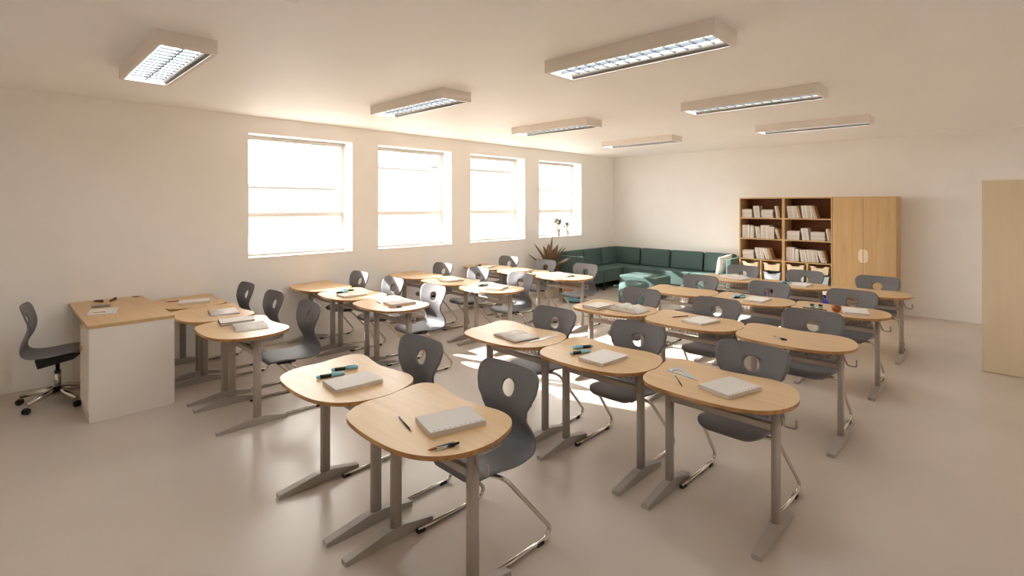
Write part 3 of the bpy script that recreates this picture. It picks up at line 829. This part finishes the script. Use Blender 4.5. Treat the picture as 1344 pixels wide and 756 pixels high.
def make_tray(m_):
    t = thing('storage_tray', '', 'tray')
    # front with dipped grip, sloping sides
    w_, dpt, hh = 0.142, 0.36, 0.143
    m = MB()
    front = [(-w_ * 0.9, 0), (w_ * 0.9, 0), (w_, hh), (0.085, hh), (0.06, hh - 0.03), (-0.06, hh - 0.03), (-0.085, hh), (-w_, hh)]
    Rx = Matrix.Rotation(PI / 2, 4, 'X')
    m.prism(front, -0.004, 0, M=Rx)
    m.prism([(-w_ * 0.9, 0), (w_ * 0.9, 0), (w_, hh), (-w_, hh)], -dpt, -dpt + 0.004, M=Rx)
    for s in (-1, 1):
        m.prism([(s * w_ * 0.9, 0), (s * (w_ * 0.9 - 0.004), 0), (s * (w_ - 0.004), hh), (s * w_, hh)], -dpt, -0.004, M=Rx)
    m.box(-w_ * 0.9, 0, 0, w_ * 0.9, dpt, 0.004)
    for f in m.bm.faces: f.smooth = False
    m.build('tub', m_, t)
    m = MB()
    for s in (-1, 1):
        m.box(s * w_ - (0.0 if s > 0 else 0.012), -0.008, hh - 0.014, s * w_ + (0.012 if s > 0 else 0.0), dpt, hh - 0.008)
    m.box(-w_ - 0.012, -0.01, hh - 0.014, -0.085, 0.0, hh); m.box(0.085, -0.01, hh - 0.014, w_ + 0.012, 0.0, hh)
    m.box(-0.062, -0.01, hh - 0.038, 0.062, 0.0, hh - 0.03)
    m.build('rim', m_, t)
    return t
rows_ = [(0.084, 'deep blue', M_bluetray), (0.259, 'white', M_whitetray), (0.434, 'pale blue', M_paleblue), (0.609, 'cream', M_cream)]
for rz_, cn, mm in rows_:
    k_ = Kind(make_tray(mm))
    for ci, cx in enumerate((-3.632, -3.242, -2.839, -2.449)):
        k_.put((cx, YFR + 0.012, rz_), 0, '%s plastic tray, %s column from left under bookcase shelves' % (cn, ['first', 'second', 'third', 'fourth'][ci]), 'storage trays in the bookcases')

# books
def make_book(mi, th, hgt, dep, notch=False):
    t = thing('book', '', 'book')
    MB().box(0.0015, -dep / 2 + 0.003, 0.003, th - 0.0015, dep / 2 - 0.003, hgt - 0.003).build('pages', M_paper, t)
    m = MB(); c = 0.0015
    m.box(0, -dep / 2, 0, c, dep / 2, hgt); m.box(th - c, -dep / 2, 0, th, dep / 2, hgt); m.box(c, -dep / 2, 0, th - c, -dep / 2 + 0.003, hgt)
    m.build('cover', M_spine[mi], t)
    return t
KB = {}
def book(mi, th, hgt, dep):
    k = (mi, th, hgt, dep)
    if k not in KB: KB[k] = Kind(make_book(*k))
    return KB[k]
ORD = ['first', 'second', 'third', 'fourth', 'fifth', 'sixth', 'seventh', 'eighth', 'ninth']
YBK = YFR + 0.14
def flat_stack(x0, x1, z, hgt, n, where):
    th = hgt / n; L = x1 - x0
    for i in range(n):
        k = book((i * 2 + n) % 3 % 2, round(th - 0.0022, 4), round(L - 0.014, 3), 0.2)
        o = k.put((x0 + random.uniform(0, 0.012) + 0.001, YBK + random.uniform(-0.008, 0.004), z + th * (i + 1) - 0.0022 + 0.0004 - 0.0022 * i / n), 0, 'pale book lying flat, %s up in %s' % (ORD[i], where), 'books in the bookcases')
        o.rotation_euler = (0, PI / 2, 0)     # thickness now runs down, length along the shelf
def lean(x0, z, n, th, hgt, deg, where, mis=None):
    a = math.radians(deg)
    for i in range(n):
        mi = mis[i] if mis else (i % 2)
        o = book(mi, th, hgt, 0.19).put((x0 + i * (th + 0.0025) / math.cos(a), YBK + random.uniform(-0.006, 0.006), z + 0.0005), 0,
                                     '%s book, %s from left in %s' % (['white', 'ivory', 'tan'][mi], ORD[i], where), 'books in the bookcases')
        o.rotation_euler = (0, -a, 0)
L_, R_ = 'left bookcase', 'right bookcase'
S = (0.811, 1.206, 1.601)
flat_stack(-3.805, -3.60, S[2], 0.165, 7, 'left stack, top shelf, ' + L_)
lean(-3.565, S[2], 3, 0.033, 0.225, 7, 'leaning trio, top shelf, ' + L_)
flat_stack(-3.44, -3.225, S[2], 0.16, 7, 'right stack, top shelf, ' + L_)
lean(-3.17, S[2], 2, 0.03, 0.222, 10, 'leaning pair, top shelf, ' + L_, [0, 2])
lean(-3.79, S[1], 3, 0.043, 0.25, 0, 'upright trio, middle shelf, ' + L_)
lean(-3.645, S[1], 2, 0.032, 0.232, 0, 'upright pair, middle shelf, ' + L_)
lean(-3.53, S[1], 2, 0.036, 0.22, 6, 'leaning pair, middle shelf, ' + L_)
lean(-3.452, S[1], 4, 0.038, 0.25, 0, 'upright four, middle shelf, ' + L_)
lean(-3.285, S[1], 2, 0.035, 0.225, 0, 'right upright pair, middle shelf, ' + L_)
lean(-3.15, S[1], 2, 0.024, 0.19, 16, 'dark-edged leaning pair, middle shelf, ' + L_, [1, 2])
flat_stack(-3.795, -3.575, S[0], 0.165, 6, 'stack, lowest shelf, ' + L_)
lean(-3.525, S[0], 4, 0.034, 0.215, 11, 'left leaning four, lowest shelf, ' + L_)
lean(-3.355, S[0], 3, 0.036, 0.215, 19, 'right leaning trio, lowest shelf, ' + L_, [0, 1, 2])
lean(-2.97, S[2], 4, 0.036, 0.225, 8, 'left leaning four, top shelf, ' + R_)
lean(-2.815, S[2], 2, 0.03, 0.228, 14, 'second leaning pair, top shelf, ' + R_, [0, 2])
lean(-2.735, S[2], 5, 0.032, 0.232, 6, 'leaning five, top shelf, ' + R_)
lean(-2.545, S[2], 2, 0.026, 0.225, 16, 'right leaning pair, top shelf, ' + R_, [1, 2])
flat_stack(-2.995, -2.77, S[1], 0.165, 6, 'left stack, middle shelf, ' + R_)
lean(-2.73, S[1], 3, 0.036, 0.215, 9, 'leaning trio, middle shelf, ' + R_)
flat_stack(-2.605, -2.365, S[1], 0.16, 7, 'right stack, middle shelf, ' + R_)
lean(-2.33, S[1], 2, 0.027, 0.215, 9, 'leaning pair, middle shelf, ' + R_, [0, 2])
lean(-3.005, S[0], 3, 0.045, 0.25, 0, 'upright trio, lowest shelf, ' + R_)
lean(-2.855, S[0], 2, 0.03, 0.225, 0, 'upright pair, lowest shelf, ' + R_)
lean(-2.755, S[0], 3, 0.032, 0.215, 8, 'left leaning trio, lowest shelf, ' + R_)
lean(-2.645, S[0], 5, 0.032, 0.222, 8, 'leaning five, lowest shelf, ' + R_)
lean(-2.435, S[0], 3, 0.03, 0.22, 17, 'right leaning trio, lowest shelf, ' + R_, [0, 1, 2])

def wardrobe():
    x0, x1 = -2.246, -1.35
    t = thing('wardrobe', 'tall closed oak wardrobe with two doors right of the bookcases', 'wardrobe', ((x0 + x1) / 2, (YFR + YB) / 2, 0))
    h = (x1 - x0) / 2; f = YFR - (YFR + YB) / 2; b = -f - 0.004
    m = MB(); m.box(-h, f + 0.02, 0.06, -h + 0.02, b, 1.965); m.box(h - 0.02, f + 0.02, 0, h, b, 1.965); m.box(-h + 0.02, b - 0.02, 0.06, h - 0.02, b, 1.965)
    m.box(-h, f + 0.05, 0, h - 0.02, f + 0.07, 0.06); m.box(-h + 0.02, f + 0.02, 0.06, h - 0.02, b - 0.02, 0.08); m.box(-h, f + 0.07, 0, -h + 0.02, b, 0.06)
    m.build('carcass', M_oak, t)
    MB().box(-h, f - 0.006, 1.965, h, b, 1.987, bev=0.0015).build('top_panel', M_oakx, t)
    for s in (-1, 1):
        xa, xb = (-h + 0.002, -0.0025) if s < 0 else (0.0025, h - 0.002)
        dr = MB().box(xa, f, 0.065, xb, f + 0.0195, 1.963, bev=0.0012).build('door', M_oak, t)
        hm = MB()
        pts = []
        for k in range(13):
            q = -PI / 2 + PI * k / 12
            pts.append((s * (0.0035 + 0.068 * max(0, math.cos(q)) ** 0.75), 0.985 + 0.075 * math.sin(q) + (0.04 if q > 0.01 else (-0.04 if q < -0.01 else 0))))
        hm.prism(pts, -f, -f + 0.007, M=Matrix.Rotation(PI / 2, 4, 'X'))
        ip = [(s * 0.0035 + (x - s * 0.0035) * 0.72, 0.985 + (z - 0.985) * 0.8) for x, z in pts]
        hm.prism(ip, -f + 0.007, -f + 0.0095, M=Matrix.Rotation(PI / 2, 4, 'X'))
        hm.build('handle', M_cream, dr)
    return t
wardrobe()

# ------------------------------------------------------------------ corner sofa
def sofa():
    t = thing('corner_sofa', 'teal modular corner sofa along the window and back walls', 'sofa', (-5.5, 10.4, 0))
    ox, oy = -5.5, 10.4
    def bx(name, x0, y0, z0, x1, y1, z1, bev=0.02, mt=M_teal, M=None, seg=3):
        m = MB(); m.box(x0 - ox, y0 - oy, z0, x1 - ox, y1 - oy, z1, bev=bev, seg=seg, M=M)
        for f in m.bm.faces: f.smooth = True
        return m.build(name, mt, t)
    yF, yK = 10.06, 10.74
    xF, xK = -6.30, -7.02
    g = 0.006
    xm = [-6.25, -5.5, -4.75, -4.005]
    # back run seats, corner, wing seats
    for a, b in zip(xm, xm[1:]): bx('seat', a + g, yF, 0.17, b - g, yK, 0.45)
    bx('seat', xK, yF - 0.03, 0.17, xm[0] - g, yK, 0.45)
    ym = [10.02, 9.29, 8.59]
    for a, b in zip(ym, ym[1:]): bx('seat', xK, b + g, 0.17, xF, a - g, 0.45)
    # back cushions
    for a, b in [(-6.93, -6.17)] + [(-6.17, -5.43), (-5.43, -4.68), (-4.68, -4.01)]:
        bx('back_cushion', a + 0.02, yK - 0.22, 0.452, b - 0.02, yK - 0.07, 0.855, 0.045, M=R('X', -7, (0, yK - 0.2 - oy, 0.45)))
    for a, b in [(10.58, 9.97), (9.97, 9.28), (9.28, 8.60)]:
        bx('back_cushion', xK + 0.07, b + 0.02, 0.452, xK + 0.22, a - 0.02, 0.855, 0.045, M=R('Y', -7, (xK + 0.2 - ox, 0, 0.45)))
    bx('arm', xK, 8.475, 0.17, xF, 8.585, 0.78, 0.02)
    bx('arm', -4.0, yF, 0.17, -3.895, yK, 0.79, 0.02)
    for x, y in [(-6.33, 9.05), (-6.33, 9.32), (-6.33, 8.52), (-6.98, 8.52), (-6.98, 9.3), (-6.33, 10.09), (-6.2, 10.09), (-5.53, 10.09), (-5.47, 10.09), (-4.78, 10.09), (-4.72, 10.09), (-3.95, 10.09), (-3.95, 10.68), (-6.98, 10.68), (-5.5, 10.68)]:
        bx('leg', x - 0.02, y - 0.02, 0, x + 0.02, y + 0.02, 0.172, 0.003, M_dark, seg=1)
sofa()
# white pillow leaning against the right arm
def pillow():
    t = thing('throw_pillow', 'crumpled white pillow leaning on right arm of teal sofa', 'pillow', (-4.055, 10.27, 0.452))
    m = MB(); N = 14; a = 0.2
    grid = {}
    rnd = random.Random(5)
    for sd in (1, -1):
        for i in range(N + 1):
            for j in range(N + 1):
                if sd < 0 and (i in (0, N) or j in (0, N)): grid[(sd, i, j)] = grid[(1, i, j)]; continue
                u, v = 2 * i / N - 1, 2 * j / N - 1
                k = (1 - u * u) ** 0.5 * (1 - v * v) ** 0.5 if abs(u) < 1 and abs(v) < 1 else 0
                pin = 1 - 0.07 * (1 - abs(u) ** 2) * (abs(v) ** 3) ; pin2 = 1 - 0.07 * (1 - abs(v) ** 2) * (abs(u) ** 3)
                wob = 0.008 * math.sin(5 * u + 3 * v) * k + 0.006 * math.sin(9 * v - 4 * u) * k
                grid[(sd, i, j)] = m.bm.verts.new((sd * 0.075 * k ** 0.8 + wob, u * a * pin2, v * a * pin))
    for sd in (1, -1):
        for i in range(N):
            for j in range(N):
                f = m.bm.faces.new([grid[(sd, i, j)], grid[(sd, i + 1, j)], grid[(sd, i + 1, j + 1)], grid[(sd, i, j + 1)]]); f.smooth = True
    o = m.build('pillow_case', M_pillow, t)
    o.location = (-0.065, 0, 0.205); o.rotation_euler = (math.radians(8), math.radians(16), math.radians(-14))
    sm = o.modifiers.new('sub', 'SUBSURF'); sm.levels = 1; sm.render_levels = 1
pillow()
# ottoman and pouf
t = thing('ottoman', 'large square teal ottoman in front of the sofa', 'ottoman', (-5.27, 9.2, 0))
m = MB(); m.box(-0.4, -0.31, 0.05, 0.4, 0.31, 0.44, bev=0.025, seg=3)
for f in m.bm.faces: f.smooth = True
m.build('cushion_block', M_teal, t)
for sx in (-1, 1):
    for sy in (-1, 1):
        MB().box(sx * 0.34 - 0.02, sy * 0.25 - 0.02, 0, sx * 0.34 + 0.02, sy * 0.25 + 0.02, 0.052, bev=0.003).build('foot', M_dark, t)
t = thing('round_pouf', 'round teal pouf with side handle before the square ottoman', 'pouf', (-5.03, 8.38, 0))
MB().lathe([(0, 0), (0.25, 0), (0.275, 0.02), (0.28, 0.2), (0.275, 0.37), (0.25, 0.405), (0.2, 0.42), (0, 0.425)], seg=40).build('body', M_teal, t)
MB().tube([(-0.26, -0.06, 0.31), (-0.37, -0.1, 0.31)], 0.028, 12).build('side_handle', M_teal, t)

# ------------------------------------------------------------------ school bags
def backpack(label, loc, rz, mb_, mp_, mf_, tilt=0):
    t = thing('backpack', label, 'backpack', loc, rz, 'school bags on the floor')
    def part(name, x0, y0, z0, x1, y1, z1, bev, mt):
        m = MB(); m.box(x0, y0, z0, x1, y1, z1, bev=bev, seg=4, M=R('X', tilt) if tilt else None)
        for f in m.bm.faces: f.smooth = True
        return m.build(name, mt, t)
    part('body', -0.17, -0.1, 0, 0.17, 0.1, 0.42, 0.07, mb_)
    part('front_pocket', -0.13, -0.16, 0.03, 0.13, -0.08, 0.2, 0.03, mp_)
    part('flap', -0.155, -0.125, 0.3, 0.155, 0.06, 0.435, 0.05, mf_)
    m = MB(); m.tube(fillet([(-0.05, 0.07, 0.41), (-0.05, 0.08, 0.48), (0.05, 0.08, 0.48), (0.05, 0.07, 0.41)], 0.03, 4), 0.008, 8, M=R('X', tilt) if tilt else None); m.build('carry_handle', M_dark, t)
    for s in (-1, 1):
        m = MB(); m.tube(catmull([(s * 0.08, 0.09, 0.38), (s * 0.1, 0.15, 0.3), (s * 0.11, 0.14, 0.15), (s * 0.1, 0.095, 0.06)], 5, False), 0.014, 8, sx=0.4, M=R('X', tilt) if tilt else None)
        m.build('shoulder_strap', M_dark, t)
    return t
backpack('tan school bag with dotted aqua pocket behind window block fourth row', (-6.0, 7.80, 0), 32, M_tan, M_dots, M_tan).scale = (1.2, 1.15, 1.05)
backpack('white school bag with aqua flap near the round pouf', (-4.10, 8.72, 0), 24, M_bagw, M_bagw, M_dots)

# ------------------------------------------------------------------ plants
def blade(m, base, az, el, L, wmax, curve, mi=0, n=10):
    """thick tapering leaf with a keel"""
    d = Vector((math.cos(az), math.sin(az), 0)); side = Vector((-math.sin(az), math.cos(az), 0))
    p = Vector(base); e = el; rows = []
    for k in range(n + 1):
        t = k / n
        wv = wmax * (0.55 + 0.9 * t) if t < 0.35 else wmax * (0.865 + 0.135 * math.sin((t - 0.35) * 4)) * (1 - ((t - 0.35) / 0.65) ** 2.2) ** 0.8 if t < 1 else 0.0
        fwd = d * math.cos(e) + Vector((0, 0, 1)) * math.sin(e)
        up = -d * math.sin(e) + Vector((0, 0, 1)) * math.cos(e)
        wv = max(wv, 0.0012)
        rows.append([m.bm.verts.new(q) for q in (p - side * wv + up * wv * 0.35, p + up * 0.002, p + side * wv + up * wv * 0.35, p - up * (0.004 + 0.12 * wv))])
        p = p + fwd * (L / n); e += curve / n
    for a, b in zip(rows, rows[1:]):
        for i in range(4):
            j = (i + 1) % 4
            f = m.bm.faces.new((a[i], a[j], b[j], b[i])); f.smooth = i < 2; f.material_index = mi
    m.bm.faces.new(rows[0]); m.bm.faces.new(list(reversed(rows[-1])))
t = thing('potted_agave', 'large spiky olive-brown plant in beige pot beside the sofa', 'plant', (-6.60, 7.86, 0))
MB().lathe([(0, 0), (0.13, 0), (0.145, 0.02), (0.185, 0.40), (0.185, 0.42), (0.17, 0.42), (0.165, 0.38), (0, 0.38)], seg=36).build('pot', M_pot, t)
MB().lathe([(0, 0.40), (0.166, 0.385)], seg=30).build('soil', M_soil, t)
rn = random.Random(11)
for k in range(26):
    ring = 0 if k < 9 else (1 if k < 18 else 2)
    az = k * 2.39996 + rn.uniform(-0.15, 0.15)
    el = [0.45, 0.85, 1.3][ring] + rn.uniform(-0.1, 0.1)
    L = [0.44, 0.55, 0.62][ring] + rn.uniform(-0.05, 0.05)
    # keep clear of the wall
    reach = 0.05 + L * math.cos(el - 0.2)
    if math.cos(az) < 0:
        lim = 0.40 / max(0.05, -math.cos(az))
        if reach > lim: el = min(1.45, el + 0.5); L *= 0.78
    m = MB(); blade(m, (0.04 * math.cos(az), 0.04 * math.sin(az), 0.39 + 0.05 * ring), az, el, L, [0.058, 0.072, 0.07][ring], -0.35)
    m.build('leaf', M_leaf, t)
m = MB(); blade(m, (0, 0, 0.5), 1.0, 1.52, 0.74, 0.08, 0.0); m.build('leaf', M_leaf, t)

def sill_plant(loc, r, h, fh, n, seed, label):
    t = thing('potted_plant', label, 'plant', loc, 0, 'plants on the window sill')
    MB().lathe([(0, 0), (r * 0.86, 0), (r, h * 0.9), (r, h), (r * 0.9, h), (r * 0.88, h * 0.9), (0, h * 0.9)], seg=28).build('pot', M_wpot, t)
    rn = random.Random(seed)
    for k in range(n):
        az = k * 2.4 + rn.uniform(-0.3, 0.3); sp = rn.uniform(0.2, 1.0)
        rx, ry = 0.065 * sp, 0.12 * sp
        tip = Vector((rx * math.cos(az), ry * math.sin(az), h + fh * (1.0 - 0.45 * sp * rn.uniform(0.4, 1.2))))
        st = MB(); st.tube([(0.01 * math.cos(az), 0.01 * math.sin(az), h * 0.9), (tip.x * 0.5, tip.y * 0.5, h + (tip.z - h) * 0.65), tuple(tip)], 0.0022, 5)
        st = st.build('stem', M_stem, t)
        lm = MB()
        for q in range(4):
            blade(lm, tip - Vector((0, 0, 0.012 * q)), az + q * 1.7, 0.35 - 0.2 * q, 0.046, 0.016, -1.3, n=5)
        lm.build('leaf', M_herb, st)
sill_plant((-7.135, 8.72, WZ0 + 0.012), 0.066, 0.16, 0.24, 14, 2, 'taller white potted plant on the back window sill, left')
sill_plant((-7.135, 9.05, WZ0 + 0.012), 0.056, 0.115, 0.19, 11, 4, 'smaller white potted plant on the back window sill, right')

# ------------------------------------------------------------------ light and camera
w = bpy.data.worlds.new('world'); SC.world = w; w.use_nodes = True
bg = w.node_tree.nodes['Background']
bg.inputs['Color'].default_value = (1.0, 0.962, 0.94, 1); bg.inputs['Strength'].default_value = 6.0
sun = bpy.data.lights.new('sun', 'SUN'); sun.energy = 17; sun.angle = math.radians(0.6); sun.color = (1.0, 0.962, 0.945)
so = bpy.data.objects.new('sun', sun); COL.objects.link(so)
so.rotation_euler = Vector((1.0, 0.337, -0.55)).to_track_quat('-Z', 'Y').to_euler()
so.location = (-20, -5, 12)

cam = bpy.data.cameras.new('camera'); co = bpy.data.objects.new('camera', cam); COL.objects.link(co)
cam.sensor_width = 36; cam.lens = 18; cam.sensor_fit = 'HORIZONTAL'
cam.shift_y = -(378 - 268.7) / 1344
co.location = (0, 0, 1.85); co.rotation_euler = (PI / 2, 0, math.atan(657 / 672))
cam.clip_start = 0.05; cam.clip_end = 300
SC.camera = co

vs = SC.view_settings
SC.display_settings.display_device = 'sRGB'
vs.view_transform = 'Standard'; vs.look = 'None'; vs.exposure = 1.14; vs.gamma = 1.0; vs.use_curve_mapping = False
cy = SC.cycles
cy.use_denoising = True
cy.max_bounces = 14; cy.diffuse_bounces = 8; cy.glossy_bounces = 4; cy.transmission_bounces = 8; cy.transparent_max_bounces = 16
cy.caustics_reflective = False; cy.caustics_refractive = False
cy.sample_clamp_indirect = 8
